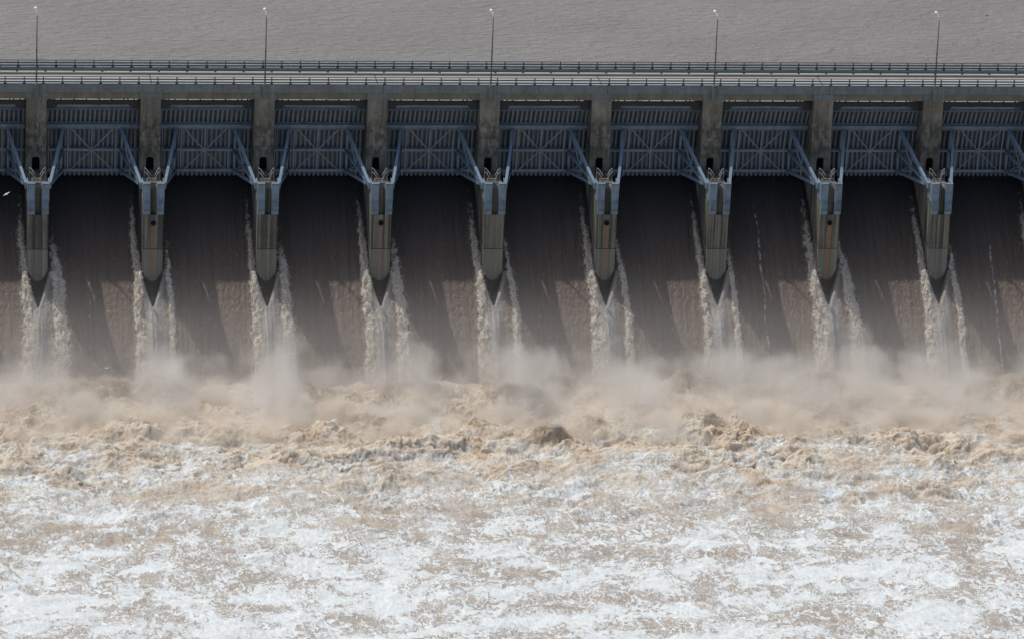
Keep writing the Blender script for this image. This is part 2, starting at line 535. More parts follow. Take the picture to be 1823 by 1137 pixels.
def build_chute():
    X0, X1 = -17.0, 136.0
    x = np.arange(X0, X1, 0.125)
    s = np.linspace(-1.5, 25.5, 270)
    X, SS = np.meshgrid(x, s)
    Y = 4.9 - SS
    Z = chute_z(Y)
    slope = 0.2235 * 1.445 * np.maximum(SS, 0.01) ** 0.445
    nrm = np.sqrt(1 + slope ** 2)
    ny, nz = -slope / nrm, 1 / nrm
    rel = (X + S / 2) % S - S / 2
    k = np.round(X / S)
    h1 = np.sin(k * 12.9898) * 43758.5453; h1 = h1 - np.floor(h1)
    h2 = np.sin(k * 78.233 + 1.3) * 12543.77; h2 = h2 - np.floor(h2)
    t = np.clip(SS / 24, 0, 1)
    h3 = np.sin(k * 39.425 + 2.1) * 9871.3; h3 = h3 - np.floor(h3)
    # frothy ridges climbing each side of a pier
    wob = gn(k * 5.3, SS / 1.4, 5) * 0.55 + gn(k * 9.1, SS / 4.0, 7) * 0.8
    wobL = wob * ss(3, 12, SS)
    wobR = (gn(k * 3.7, SS / 1.2, 15) * 0.55 + gn(k * 2.1, SS / 4.5, 17) * 0.8) * ss(3, 12, SS)
    cl = -(1.75 + 0.3 * h1 + 0.30 * np.sin(SS * 0.25)) ; wl = 0.24 + 0.78 * t * (0.45 + 0.8 * h2)
    cr = 1.75 + 1.2 * ss(6, 20, SS) * (0.35 + 1.0 * h2); wr = 0.19 + 0.78 * t * (0.4 + 0.9 * h3)
    eL = np.exp(-((rel - cl - wobL * 0.35) / wl) ** 2)
    eR = np.exp(-((rel - cr - wobR * 0.35) / wr) ** 2)
    sL = ss(0.5, 14, SS) * (0.75 + 0.35 * h1); sR = ss(7, 15, SS) * (0.75 + 0.4 * h2)
    breakL = np.clip(0.85 + 0.75 * fbm(X, SS, 0.7, 2.0, 4, 0.65, 21), 0, 1.3)
    breakR = np.clip(0.85 + 0.75 * fbm(X, SS, 0.7, 2.0, 4, 0.65, 31), 0, 1.3)
    foam = eL * (0.16 + 0.84 * sL) * breakL * ss(-0.5, 2, SS) + eR * (0.10 + 0.9 * sR) * breakR * ss(2, 9, SS)
    # stray threads of froth on some bays
    for xc, amp, y0 in ((95.0, 0.5, 3), (21.0, 0.28, 14), (42.7, 0.32, 8), (126.0, 0.55, 8), (82.5, 0.3, 12), (6.6, 0.3, 13), (65.2, 0.22, 14)):
        xx = xc + 0.35 * gn(SS / 3.2, SS * 0 + xc, 3) + 0.06 * gn(SS / 0.5, SS * 0 + xc, 9)
        foam += amp * np.exp(-((X - xx) / 0.16) ** 2) * ss(y0, y0 + 4, SS) * np.clip(0.75 + 0.8 * fbm(X, SS, 0.5, 1.6, 3, 0.6, 40), 0, 1.2)
    # joined sheet behind the nose
    apex = 3.1
    inb = np.clip((-8.6 - Y) / apex, 0, 1)
    hw = 1.32 * (1 - inb) ** 0.8
    hollow = (Y < -8.0) * ss(0.0, 0.22, hw - np.abs(rel)) * (Y > -8.6 - apex)
    sheet = ss(-8.9, -11.5, Y) * np.exp(-(rel / 1.5) ** 4)
    lip = np.exp(-((np.abs(rel) - hw - 0.30) / 0.38) ** 2) * (Y < -8.3) * ss(-8.6 - apex - 0.6, -8.6 - apex + 0.5, Y)
    # heights, all along the normal of the slope
    rib = fbm(X, SS, 0.85, 7.0, 3, 0.5, 51)
    grain = fbm(X, SS, 0.55, 0.75, 4, 0.6, 61, 2)
    lumps = fbm(X + 0.4 * gn(X / .9, SS / 1.1, 75), SS, 0.5, 0.85, 3, 0.7, 71) + 0.35 * fbm(X, SS, 0.9, 1.3, 3, 0.6, 76, 2)
    hgt = 0.16 * rib * ss(1, 8, SS) + 0.12 * grain * ss(2, 12, SS)
    fz = np.clip(eL * sL + eR * sR, 0, 1)
    hgt = hgt + fz * (0.35 + 1.15 * lumps) * 0.75
    sh = ss(-8.6 - apex + 0.6, -8.6 - apex - 2.5, Y) * np.exp(-(rel / 0.9) ** 2)
    hgt = hgt + sh * (0.55 + 0.25 * fbm(X, SS, 0.3, 5.0, 3, 0.55, 81)) * (1 + 0.6 * t)
    hgt = hgt + 0.42 * lip * ss(-11.5, -9.2, Y) + 0.12 * lip - 2.0 * hollow
    P = np.stack([X + 0.0 * Z, Y + ny * hgt, Z + nz * hgt], -1)
    foam = np.clip(foam, 0, 1) * (1 - hollow)
    sheet = np.clip(sheet * (1 - hollow) + 0.45 * lip, 0, 1)
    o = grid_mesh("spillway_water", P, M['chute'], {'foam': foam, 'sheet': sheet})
    tag(o, kind='structure')
    return X, SS, P, foam, fz, ny, nz


def build_river():
    x = np.arange(-24.0, 146.0, 0.13)
    d = np.concatenate([np.arange(-5.0, 32, 0.14), np.arange(32, 62, 0.19), np.arange(62, 92, 0.26)])   # metres downstream of Y=-18
    X, D = np.meshgrid(x, d)
    Y = -18.0 - D
    # bend the coordinates so that nothing lines up with the grid
    wx = X + 3.0 * fbm(X, D, 9, 9, 3, 0.5, 101); wy = D + 3.0 * fbm(X, D, 9, 9, 3, 0.5, 111)
    rough = ss(-3, 3, D) * (1 - 0.84 * ss(14, 62, D))
    boil = fbm(wx, wy, 7.5, 6.0, 3, 0.5, 121)
    mound = np.clip(boil * 2.0 + 0.15, -0.5, 1.6)
    bil = fbm(wx, wy, 3.4, 3.0, 4, 0.55, 131, 1)
    crest = fbm(wx, wy, 2.2, 2.6, 4, 0.55, 141, 2)
    fine = 1.5 * fbm(X, D, 0.9, 1.5, 4, 0.75, 151)
    swell = fbm(X, D, 16, 12, 3, 0.5, 161)
    energy = rough * (0.55 + 0.9 * ss(-0.2, 0.5, fbm(X, D, 12, 10, 2, 0.5, 171)))
    H = 1.1 * swell * (0.4 + rough) + energy * (1.9 * mound + 0.95 * bil + 0.60 * crest)
    fine2 = fbm(X, D, 0.45, 0.5, 2, 0.6, 156)
    H = H + (0.045 + 0.44 * energy) * fine + (0.008 + 0.21 * energy) * fine2
    # low ridges further down
    H = H + (1 - rough) * (0.28 * fbm(wx, wy, 5.0, 2.4, 4, 0.55, 181, 2) + 0.10 * crest)
    H = H + 1.6 * np.exp(-((D - 3.0) / 5.0) ** 2) * (0.6 + 0.8 * fbm(X, D, 11, 30, 3, 0.5, 191))
    chop = 0.45 * energy + 0.10
    dx = chop * 1.1 * fbm(X, D, 1.3, 1.3, 3, 0.6, 201); dy = chop * 1.6 * fbm(X, D, 1.3, 1.3, 3, 0.6, 211)
    P = np.stack([X + dx, Y + dy, TAIL_Z + H], -1)
    # where froth (tan) and foam (white) lie
    patch = fbm(wx, wy, 10.0, 7.0, 4, 0.55, 221)
    streaks = fbm(wx, wy, 6.0, 4.0, 4, 0.6, 231)
    small = fbm(wx, wy * 1.0, 3.0, 4.2, 5, 0.62, 226)
    foam = 0.04 + 0.36 * ss(8, 34, D) + 0.24 * ss(36, 66, D) + 1.35 * patch + 0.85 * streaks + 0.40 * small
    foam = foam - 0.18 * np.clip(H, -0.3, 2) * rough - 0.36 * np.clip(energy - 0.05, 0, 1)
    froth = 0.95 - 0.70 * ss(20, 66, D) + 0.8 * fbm(wx, wy, 4, 3, 3, 0.5, 241) + 0.30 * H
    o = grid_mesh("river_water", P, M['river'], {'foam': np.clip(foam, -0.5, 1), 'froth': np.clip(froth, -0.5, 1.3)})
    tag(o, kind='structure')
    # calmer water running on past what the photo sees
    mb = MB()
    zc = TAIL_Z - 0.55
    xs = [-1500, -22, 144, 1500]; ys = [-900, -108, -14]
    fs = []
    for j in range(2):
        for i in range(3):
            if j == 1 and i == 1: continue
            fs.append((j * 4 + i, j * 4 + i + 1, j * 4 + i + 5, j * 4 + i + 4))
    mb.add([(xx, yy, zc) for yy in ys for xx in xs], fs)
    tag(mb.build("outer_water", M['river']), kind='structure')
    return X, D, P, H, energy, foam


def drops(name, C, size, label, cat, elong=1.0):
    """many small four-faced flecks of water, one mesh"""
    n = len(C)
    base = np.array([[1, 1, 1], [1, -1, -1], [-1, 1, -1], [-1, -1, 1]], float) / 1.7
    q = RNG.normal(size=(n, 4)); q /= np.linalg.norm(q, axis=1)[:, None]
    w_, x_, y_, z_ = q.T
    R = np.stack([1 - 2 * (y_ * y_ + z_ * z_), 2 * (x_ * y_ - z_ * w_), 2 * (x_ * z_ + y_ * w_),
                  2 * (x_ * y_ + z_ * w_), 1 - 2 * (x_ * x_ + z_ * z_), 2 * (y_ * z_ - x_ * w_),
                  2 * (x_ * z_ - y_ * w_), 2 * (y_ * z_ + x_ * w_), 1 - 2 * (x_ * x_ + y_ * y_)], -1).reshape(n, 3, 3)
    V = np.einsum('nij,kj->nki', R, base) * size[:, None, None]
    V[..., 2] *= elong
    V = V + C[:, None, :]
    F = np.array([[0, 1, 2], [0, 3, 1], [0, 2, 3], [1, 3, 2]])
    idx = (np.arange(n)[:, None, None] * 4 + F[None]).reshape(-1)
    me = bpy.data.meshes.new(name)
    me.vertices.add(n * 4); me.vertices.foreach_set('co', V.reshape(-1).astype(np.float32))
    me.loops.add(n * 12); me.loops.foreach_set('vertex_index', idx.astype(np.int32))
    me.polygons.add(n * 4); me.polygons.foreach_set('loop_start', np.arange(0, n * 12, 3, dtype=np.int32))
    me.update(calc_edges=True)
    me.materials.append(M['drops'])
    o = bpy.data.objects.new(name, me); COL.objects.link(o)
    return tag(o, label, cat, kind='stuff')


build_reservoir()
cX, cS, cP, cF, cZ, cny, cnz = build_chute()
rX, rD, rP, rH, rE, rF = build_river()

# flecks thrown off the frothy ridges and off the wave crests
pr = (cF * (cZ > 0.25) * (cS > 8)).reshape(-1) ** 1.5; pr /= pr.sum()
ids = RNG.choice(pr.size, 34000, p=pr)
C = cP.reshape(-1, 3)[ids] + RNG.normal(size=(34000, 3)) * (0.20, 0.14, 0.18) + np.array([0, -0.10, 0.12])
drops("flung_droplets", C, RNG.uniform(0.02, 0.07, 34000), "pale flecks of water leaping off the white ridges beside the piers", "spray", 1.4)
pr = (np.clip(rH - 0.9, 0, 3) * rE * (rD < 48) * (rX > -10) * (rX < 132)).reshape(-1) ** 1.6
pr /= pr.sum()
N = 150000
# cluster the flecks round a few hundred crests
cen = RNG.choice(pr.size, 1500, p=pr)
cc = rP.reshape(-1, 3)[cen]
pick = RNG.integers(0, 1500, N)
rad = RNG.uniform(0.25, 1.2, 1500)[pick]
off = RNG.normal(size=(N, 3)) * rad[:, None] * (0.75, 0.7, 0.0)
C = cc[pick] + off
ix = np.clip(((C[:, 0] - rX[0, 0]) / 0.13).astype(int), 0, rX.shape[1] - 1)
iy = np.clip(np.searchsorted(rD[:, 0], -18.0 - C[:, 1]), 0, rX.shape[0] - 1)
C[:, 2] = rP[iy, ix, 2] + np.abs(RNG.normal(size=N)) * 0.42 * rad
drops("flung_spray", C, RNG.uniform(0.02, 0.065, N), "tan flecks of water thrown up from the boiling crests below the spillway", "spray")

# ------------------------------------------------------------------ spray mist (a volume)
def mist(name, box, dens, colr, kind_label):
    x0, x1, y0, y1, z0, z1 = box
    mb = MB().box(*box)
    mm = bpy.data.materials.new(name)
    mm.use_nodes = True
    t = NT.__new__(NT); t.m = mm; t.t = mm.node_tree
    mm.node_tree.nodes.clear()
    out = t.n("ShaderNodeOutputMaterial")
    vol = t.n("ShaderNodeVolumePrincipled")
    t.t.links.new(vol.outputs[0], out.inputs['Volume'])
    vol.inputs['Color'].default_value = (*colr, 1)
    vol.inputs['Anisotropy'].default_value = 0.15
    P = t.pos(); s = t.sep(P)
    # plumes rise at each pier, lower between, thinning downstream
    ph = t.ma('COSINE', t.ma('MULTIPLY', t.ma('SUBTRACT', s[0], 1.6), 2 * math.pi / S))
    big = t.noise(t.comb(t.ma('MULTIPLY', s[0], 0.085), 0.0, 5.3), 1.0, 2, 0.5)
    med = t.noise(t.mp(P, (0.20, 0.22, 0.17)), 1.0, 6, 0.6, 0.35)
    top = t.ma('ADD', t.ma('MULTIPLY', ph, 1.5), t.ma('MULTIPLY', t.ma('SUBTRACT', big, 0.5), 13.0))
    top = t.ma('ADD', top, t.ma('MULTIPLY', t.ma('SUBTRACT', med, 0.5), 17.0))
    top = t.ma('ADD', top, z0 + 5.2)
    top = t.ma('ADD', top, t.rng(s[1], -22.0, y0, 0.0, -5.0, False))
    d = t.rng(t.ma('SUBTRACT', top, s[2]), -0.5, 4.5)
    d = t.ma('ADD', d, t.rng(s[2], z0 + 19.0, z0 + 2.0, 0.0, 0.095))
    # fades towards the upstream and downstream faces of the box
    d = t.ma('MULTIPLY', d, t.rng(s[1], y0, -24.0))
    d = t.ma('MULTIPLY', d, t.rng(s[1], y1, y1 - 2.0))
    # thrown-up puffs of silty spray, low over the boil
    pn = t.noise(t.mp(P, (0.42, 0.42, 0.42), (3, 5, 1)), 1.0, 4, 0.6, 0.3)
    pm = t.noise(t.mp(P, (0.12, 0.12, 0.0), (8, 2, 0)), 1.0, 2, 0.5)
    ptop = t.ma('ADD', t.ma('MULTIPLY', t.ma('SUBTRACT', pn, 0.5), 9.0), t.ma('MULTIPLY', t.ma('SUBTRACT', pm, 0.5), 9.0))
    ptop = t.ma('ADD', ptop, z0 + 1.7)
    d2 = t.rng(t.ma('SUBTRACT', ptop, s[2]), -0.2, 1.8)
    d2 = t.ma('MULTIPLY', t.ma('MULTIPLY', d2, t.rng(s[1], y0, y0 + 12)), t.rng(s[1], -19.0, -23.0))
    dd2 = t.ma('MULTIPLY', d2, 0.7)
    dd1 = t.ma('MULTIPLY', d, dens)
    tot = t.ma('ADD', dd1, dd2)
    t.put(vol.inputs['Density'], tot)
    fr_ = t.ma('DIVIDE', dd2, t.ma('MAXIMUM', tot, 0.0001))
    t.put(vol.inputs['Color'], t.mix(fr_, colr, (0.965, 0.905, 0.82)))
    o = mb.build(name, mm)
    tag(o, kind_label, "mist", kind='stuff')
    mm.cycles.volume_step_rate = 0.3
    return o


mist("spray_mist", (-16, 140, -42, -12.5, TAIL_Z - 0.5, TAIL_Z + 20), 0.24, (0.98, 0.955, 0.925),
     "pale grey mist rising where the spillway water hits the river")

# ------------------------------------------------------------------ piers
def make_pier(kind):
    root = empty("pier", (0, 0, 0), "x", "pier", "concrete piers between the spillway gates")
    # shaft: tall wall with rounded upstream end, doorway slot recessed into the front
    mb = MB()
    W = 1.3
    up = [(W, 9.5), (W * .92, 11.2), (W * .6, 12.6), (0, 13.2), (-W * .6, 12.6), (-W * .92, 11.2), (-W, 9.5)]
    dw, dz0, dz1 = 0.50, -10.6, -9.0
    mb.plan([(-W, 0.9), (W, 0.9)] + up, -36, -0.03)                       # body behind the front metre
    mb.plan([(-W, 0.0), (-dw, 0.0), (-dw, 0.9), (-W, 0.9)], -36, -0.03)    # front metre, left and right of the slot
    mb.plan([(dw, 0.0), (W, 0.0), (W, 0.9), (dw, 0.9)], -36, -0.03)
    mb.plan([(-dw, 0.0), (dw, 0.0), (dw, 0.9), (-dw, 0.9)], -8.75, -0.03)
    mb.box(-dw, -dw + .14, 0.0, 0.9, -8.92, -8.75)
    mb.box(dw - .14, dw, 0.0, 0.9, -8.92, -8.75)
    shaft = mb.build("shaft", M['shaft'], root)
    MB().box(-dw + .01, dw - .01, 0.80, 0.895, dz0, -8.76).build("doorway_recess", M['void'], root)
    MB().box(-W - .004, W + .004, -0.006, 0.3, -6.00, -5.97).build("lift_joint", M['joint'], shaft)
    # bearing shelf for the bridge
    MB().box(-1.42, 1.42, -0.05, 8.9, -0.62, -0.02).build("bearing_cap", M['fascia'], root)
    # nose: body below the ledge, two cheeks with a slot between, ledge
    nb = MB()
    nb.box(-W, W, -5.4, 0.0, -36, -10.6)
    nb.box(-W, -0.42, -8.6, -5.4, -36, -10.62)
    nb.box(0.42, W, -8.6, -5.4, -36, -10.62)
    nb.box(-0.42, 0.42, -8.05, -5.4, -36, -10.62)
    nb.box(-0.42, 0.42, -8.58, -8.05, -36, -13.95)
    nose = nb.build("nose", M['nose' + kind], root)
    MB().box(-W - .003, W + .003, -8.612, -8.3, -18.62, -18.55).build("lift_joint", M['joint'], nose)
    if kind:
        # drain pipe mouth: ring with a dark throat
        ring = MB(); n = 20
        for k in range(n):
            a0, a1 = 2 * math.pi * k / n, 2 * math.pi * (k + 1) / n
            pts = []
            for yy in (-8.70, -8.58):
                for rr, a in ((0.36, a0), (0.45, a0), (0.45, a1), (0.36, a1)):
                    pts.append((rr * math.cos(a), yy, -15.04 + rr * math.sin(a)))
            ring.add(pts, [(0, 1, 2, 3), (4, 7, 6, 5), (1, 5, 6, 2), (0, 3, 7, 4)])
        pp = ring.build("drain_pipe", M['pole'], root)
        MB().cyl((0, -8.608, -15.04), (0, -8.56, -15.04), 0.37, n=20).build("pipe_throat", M['void'], pp)
    # steel hoods over the gate bearings
    for sgn in (-1, 1):
        x0, x1 = sorted((sgn * 0.44, sgn * 1.34))
        cb = MB()
        prof = [(-7.4, -10.55), (-8.3, -9.70), (-8.72, -9.70), (-8.86, -9.80), (-8.90, -10.4), (-8.78, -11.0), (-8.82, -11.7),
                (-9.02, -12.2), (-9.05, -12.9), (-8.93, -13.5), (-8.90, -13.80), (-8.59, -13.85), (-8.59, -10.5), (-7.4, -10.64)]
        cb.prism(prof, x0, x1)
        cb.box(x0 - .03, x1 + .03, -8.94, -8.35, -9.72, -9.64)
        for k in range(7):                                   # stiffening corrugation on the sheet
            xx = x0 + 0.08 + k * (x1 - x0 - .16) / 6
            cb.box(xx - .02, xx + .02, -9.08, -8.85, -13.4, -12.0)
        cb.build("bearing_hood", M['cover'], root, bevel=0.03)
        hb = MB()
        hb.cyl((sgn * 1.28, TY, TZ), (sgn * 1.33, TY, TZ), 0.55, n=18)
        hb.cyl((sgn * 1.30, TY - .7, TZ - 1.1), (sgn * 1.42, TY - .7, TZ - 1.1), 0.2, n=8)
        hb.box(*sorted((sgn * 1.302, sgn * 1.40)), -8.75, -6.1, -12.2, -9.7)
        hb.build("bearing_plate", M['gird'], root)
    # access platform railings and ladder, catching the sun
    for sgn in (-1, 1):
        rb = MB()
        for zz, yy in ((0.0, 0.0), (-0.55, 0.0)):
            pts = []
            for k in range(7):
                q = k / 6
                pts.append((sgn * (1.02 - 0.72 * q), -4.75 - 0.75 * q, -8.75 + zz - 0.8 * q ** 1.7))
            rb.tube(pts, 0.03)
        for k in (0,):
            q = k / 6
            x_, y_, z_ = sgn * (1.02 - 0.72 * q), -4.75 - 0.75 * q, -8.75 - 0.8 * q ** 1.7
            rb.cyl((x_, y_, z_), (x_, y_, -10.6), 0.022, n=6)
        rb.tube([(sgn * .66, -5.12, -9.0), (sgn * .66, -5.12, -9.6)], 0.02)
        rb.build("stair_handrail", M['handrail'], root)
    pb = MB()
    for yy, zz in ((-5.35, -10.02), (-5.35, -10.28)):
        pb.tube([(-0.75, yy, zz), (0.55, yy, zz)], 0.03)
    for xx in (-0.75, -0.2, 0.2, 0.55):
        pb.cyl((xx, -5.35, -10.6), (xx, -5.35, -10.02), 0.02, n=6)
    pb.tube([(-0.75, -5.35, -10.02), (-0.6, -5.6, -10.3), (-0.35, -5.6, -10.7)], 0.028)
    pb.tube([(0.25, -5.35, -10.02), (0.45, -5.6, -10.4), (0.15, -5.6, -11.0)], 0.028)
    pb.build("guardrail", M['handrail'], root)
    MB().box(-0.415, 0.415, -8.04, -5.5, -10.6, -10.57).build("ledge_shade_plate", M['darksteel'], root)  # dark plate added over the sunlit ledge, standing in for shade
    lb = MB()
    for xx in (-0.17, 0.17): lb.cyl((xx, -8.12, -13.9), (xx, -8.12, -10.2), 0.02, n=5)
    for k in range(13): lb.cyl((-0.17, -8.12, -13.7 + k * 0.28), (0.17, -8.12, -13.7 + k * 0.28), 0.015, n=5)
    lb.build("ladder", M['pole'], root)
    return root


plain = make_pier('')
rusty = {k: make_pier('_' + k) for k in ('r1', 'r2', 'r3', 'r4')}
place = {1: rusty['r1'], 3: rusty['r2'], 5: rusty['r3'], 7: rusty['r4'], 0: plain}
PL = {
    -1: "concrete pier just beyond the left edge of the dam view",
    0: "plain concrete pier under the leftmost lamp post, beside the flying gull",
    1: "concrete pier with a round drain and faint pinkish stain, second pier from the left",
    2: "plain concrete pier under the second lamp post from the left",
    3: "concrete pier with a round drain and barely stained nose, between second and third lamp posts",
    4: "plain concrete pier under the middle lamp post",
    5: "concrete pier with a round drain and pink stain, between third and fourth lamp posts",
    6: "plain concrete pier under the fourth lamp post from the left",
    7: "concrete pier with a round drain and the strongest orange rust run down its nose",
    8: "plain concrete pier under the rightmost lamp post",
    9: "concrete pier just beyond the right edge of the dam view",
}
for i in range(-1, 10):
    o = place.pop(i, None) or copy_tree(plain if i % 2 == 0 else rusty['r2'])
    o.location = (i * S, 0, 0)
    o['label'] = PL[i]

# ------------------------------------------------------------------ gates
def gp(x, R, a):
    a = math.radians(a)
    return (x, TY + R * math.cos(a), TZ + R * math.sin(a))


def make_gate():
    root = empty("spillway_gate", (0, 0, 0), "x", "gate", "curved steel gates between the piers")
    HW = 6.05
    A0, A1 = -11.5, 39.9
    n = 22
    sk = MB()
    vs = []
    for k in range(n + 1):
        a = A0 + (A1 - A0) * k / n
        for R in (RG - 0.03, RG):
            vs += [gp(-HW, R, a), gp(HW, R, a)]
    fs = []
    for k in range(n):
        b = k * 4
        fs += [(b, b + 1, b + 5, b + 4), (b + 2, b + 6, b + 7, b + 3), (b, b + 4, b + 6, b + 2), (b + 1, b + 3, b + 7, b + 5)]
    fs += [(0, 2, 3, 1), (n * 4, n * 4 + 1, n * 4 + 3, n * 4 + 2)]
    sk.add(vs, fs)
    sk.build("skin_plate", M['skin'], root, smooth=False)
    rb = MB()
    NR = 20
    for i in range(NR):
        x = -HW + 0.22 + i * (2 * HW - 0.44) / (NR - 1)
        for (r0, r1, hw) in ((RG - 0.33, RG - 0.03, 0.022), (RG - 0.37, RG - 0.33, 0.13)):
            vs = []
            for k in range(n + 1):
                a = A0 + 0.3 + (A1 - A0 - 0.9) * k / n
                vs += [gp(x - hw, r0, a), gp(x + hw, r0, a), gp(x + hw, r1, a), gp(x - hw, r1, a)]
            fs = []
            for k in range(n):
                b = k * 4
                fs += [(b + j, b + (j + 1) % 4, b + 4 + (j + 1) % 4, b + 4 + j) for j in range(4)]
            fs += [(3, 2, 1, 0), tuple(n * 4 + j for j in range(4))]
            rb.add(vs, fs)
    rb.build("ribs", M['rib'], root)
    # top and bottom edge bars
    MB().bar(gp(-HW, RG - 0.16, 40.0), gp(HW, RG - 0.16, 40.0), 0.42, 0.10, up=(0, -.67, .74)).build("top_edge", M['gird'], root)
    MB().bar(gp(-HW, RG - 0.12, -11.6), gp(HW, RG - 0.12, -11.6), 0.34, 0.08, up=(0, .2, 1)).build("bottom_edge", M['skin'], root)
    # three horizontal girders: webs radial, flanges facing the bearings
    for a, dpt, fl in ((26.7, 0.8, 0.62), (7.4, 0.75, 0.34), (-7.2, 0.75, 0.34)):
        g = MB()
        ar = math.radians(a); rad = Vector((0, math.cos(ar), math.sin(ar))); tn = Vector((0, -math.sin(ar), math.cos(ar)))
        rin = 11.0; rout = 11.62
        g.bar(gp(-HW, (rin + rout) / 2, a), gp(HW, (rin + rout) / 2, a), 0.05, rout - rin, up=tuple(rad))
        g.bar(gp(-HW, rin, a), gp(HW, rin, a), fl, 0.05, up=tuple(rad))
        g.bar(gp(-HW, rout, a), gp(HW, rout, a), fl * .8, 0.05, up=tuple(rad))
        if fl > 0.5:      # stiffeners on the deep upper girder
            for i in range(11):
                x = -HW + .3 + i * (2 * HW - .6) / 10
                g.bar(gp(x, rin + .03, a - 1.3), gp(x, rout - .03, a - 1.3), 0.03, 0.25, up=(0, 0, 1))
        g.build("girder", M['gird'], root)
        if fl > 0.5:
            MB().bar(gp(-HW, rin - .06, a - 1.75), gp(HW, rin - .06, a - 1.75), 0.10, 0.16, up=tuple(rad)).build("girder_lip", M['rib'], root)
    # truss between the arms, in the plane of the girders' inner flanges
    br = MB()
    rt = 10.93
    up3, mid3, lo3 = 24.7, 7.4, -7.2
    for x in (-3.1, 0.0, 3.1):
        for a0, a1 in ((up3, mid3), (mid3, lo3)):
            br.bar(gp(x, rt, a0), gp(x, rt, a1), 0.16, 0.14, up=(0, 1, 0))
    for sg in (-1, 1):
        br.bar(gp(0, rt - .05, mid3), gp(sg * 2.7, rt - .05, up3), 0.13, 0.10, up=(0, 1, 0))
        br.bar(gp(0, rt - .05, mid3), gp(sg * 2.9, rt - .05, lo3), 0.11, 0.10, up=(0, 1, 0))
        br.bar(gp(sg * 5.6, rt + .1, up3), gp(sg * 5.6, rt + .1, lo3), 0.14, 0.14, up=(0, 1, 0))
        for a0, a1 in ((up3, mid3), (mid3, lo3)):
            br.bar(gp(sg * 3.95, rt + .02, a0), gp(sg * 3.95, rt + .02, a1), 0.30, 0.10, up=(0, 1, 0))
    br.bar(gp(0, rt - .12, mid3 + 1), gp(0, rt - .12, mid3 - 1), 0.5, 0.04, up=(0, 1, 0))
    br.build("truss_bracing", M['truss'], root)
    # arms: three struts a side meeting at the bearing
    for sg in (-1, 1):
        tx = sg * (S / 2 - 1.50)
        arm = MB()
        hub = Vector((tx, TY, TZ))
        dd = (Vector(gp(sg * 3.75, 10.9, up3)) - hub).normalized()
        arm.bar(hub + dd * .1, gp(sg * 3.75, 10.95, up3), 0.46, 0.36, up=(1, 0, 0))
        arm.cyl((tx - .19, TY, TZ), (tx + .19, TY, TZ), 0.50, n=18)
        arm.plan([(tx - .17, TY - .5), (tx + .17, TY - .5), (tx + .17, TY + 1.0), (tx - .17, TY + 1.0)], TZ - .42, TZ + .42)
        A = arm.build("arm", M['arm'], root)
        for q, (a, wd) in enumerate(((mid3, 0.34), (lo3, 0.36))):
            st = MB()
            e = Vector(gp(sg * 3.75, 10.95, a))
            d2 = (e - hub).normalized()
            st.bar(hub + d2 * .9, e, wd, 0.06, up=(1, 0, 0))
            n_ = d2.cross(Vector((1, 0, 0))).normalized()
            st.ibeam(hub + d2 * .9, e, wd, 0.34, tf=0.05, tw=0.05, up=(1, 0, 0))
            st.build("lower_strut", M['arm'], A)
        # lacing between the struts
        for t0, a0, t1, a1 in ((0.55, up3, 0.55, mid3), (0.55, mid3, 0.55, lo3), (0.97, up3, 0.55, mid3),
                               (0.97, lo3, 0.55, mid3), (0.30, up3, 0.30, mid3)):
            p0 = hub.lerp(Vector(gp(sg * 3.75, 10.95, a0)), t0)
            p1 = hub.lerp(Vector(gp(sg * 3.75, 10.95, a1)), t1)
            MB().bar(p0, p1, 0.11, 0.11, up=(1, 0, 0)).build("lacing", M['truss'], A)
    return root


gate = make_gate()
GL = ["spillway gate left of the leftmost full pier, cut by the left edge of the photo",
      "blue steel gate between the leftmost lamp post pier and the pier right of it",
      "blue steel gate just left of the second lamp post",
      "blue steel gate just right of the second lamp post",
      "blue steel gate just left of the middle lamp post",
      "blue steel gate just right of the middle lamp post",
      "blue steel gate just left of the fourth lamp post",
      "blue steel gate just right of the fourth lamp post",
      "blue steel gate just left of the rightmost lamp post",
      "spillway gate right of the rightmost lamp post, cut by the right edge of the photo"]
for i in range(-1, 9):
    o = gate if i == -1 else copy_tree(gate)
    o.location = (i * S + S / 2, 0, 0)
    o['label'] = GL[i + 1]

# hoist beams hanging behind the bridge girder, one a bay
def make_beam():
    root = empty("hoist_beam", (0, 0, 0), "x", "beam", "dark beams above the gates")
    hw = S / 2 - 1.32
    b = MB()
    z1, z0 = -1.46, -2.06
    b.add([(-hw, 1.25, z1), (hw, 1.25, z1), (hw, 1.25, z0 - .5), (hw - 1.0, 1.25, z0 - .5), (hw - 1.5, 1.25, z0), (-hw + 1.5, 1.25, z0), (-hw + 1.0, 1.25, z0 - .5), (-hw, 1.25, z0 - .5),
           (-hw, 1.6, z1), (hw, 1.6, z1), (hw, 1.6, z0 - .5), (hw - 1.0, 1.6, z0 - .5), (hw - 1.5, 1.6, z0), (-hw + 1.5, 1.6, z0), (-hw + 1.0, 1.6, z0 - .5), (-hw, 1.6, z0 - .5)],
          [(0, 1, 2, 3, 4, 5, 6, 7), (15, 14, 13, 12, 11, 10, 9, 8)] + [((k + 1) % 8, k, k + 8, (k + 1) % 8 + 8) for k in range(8)])
    b.build("beam", M['darksteel'], root)
    h = MB()
    for x in (-5.6, -5.0, -4.2, -2.5, -0.9, 0.8, 2.4, 4.0, 4.5, 5.3):
        h.box(x - .09, x + .09, 1.3, 1.5, -1.48, 0.015)
    h.build("hangers", M['darksteel'], root)
    return root


beam = make_beam()
for i in range(-1, 9):
    o = beam if i == -1 else copy_tree(beam)
    o.location = (i * S + S / 2, 0, 0)
    g = GL[i + 1]
    o['label'] = "dark haunched beam under the bridge above the " + g.split("gate ", 1)[1].join(("gate ", ""))

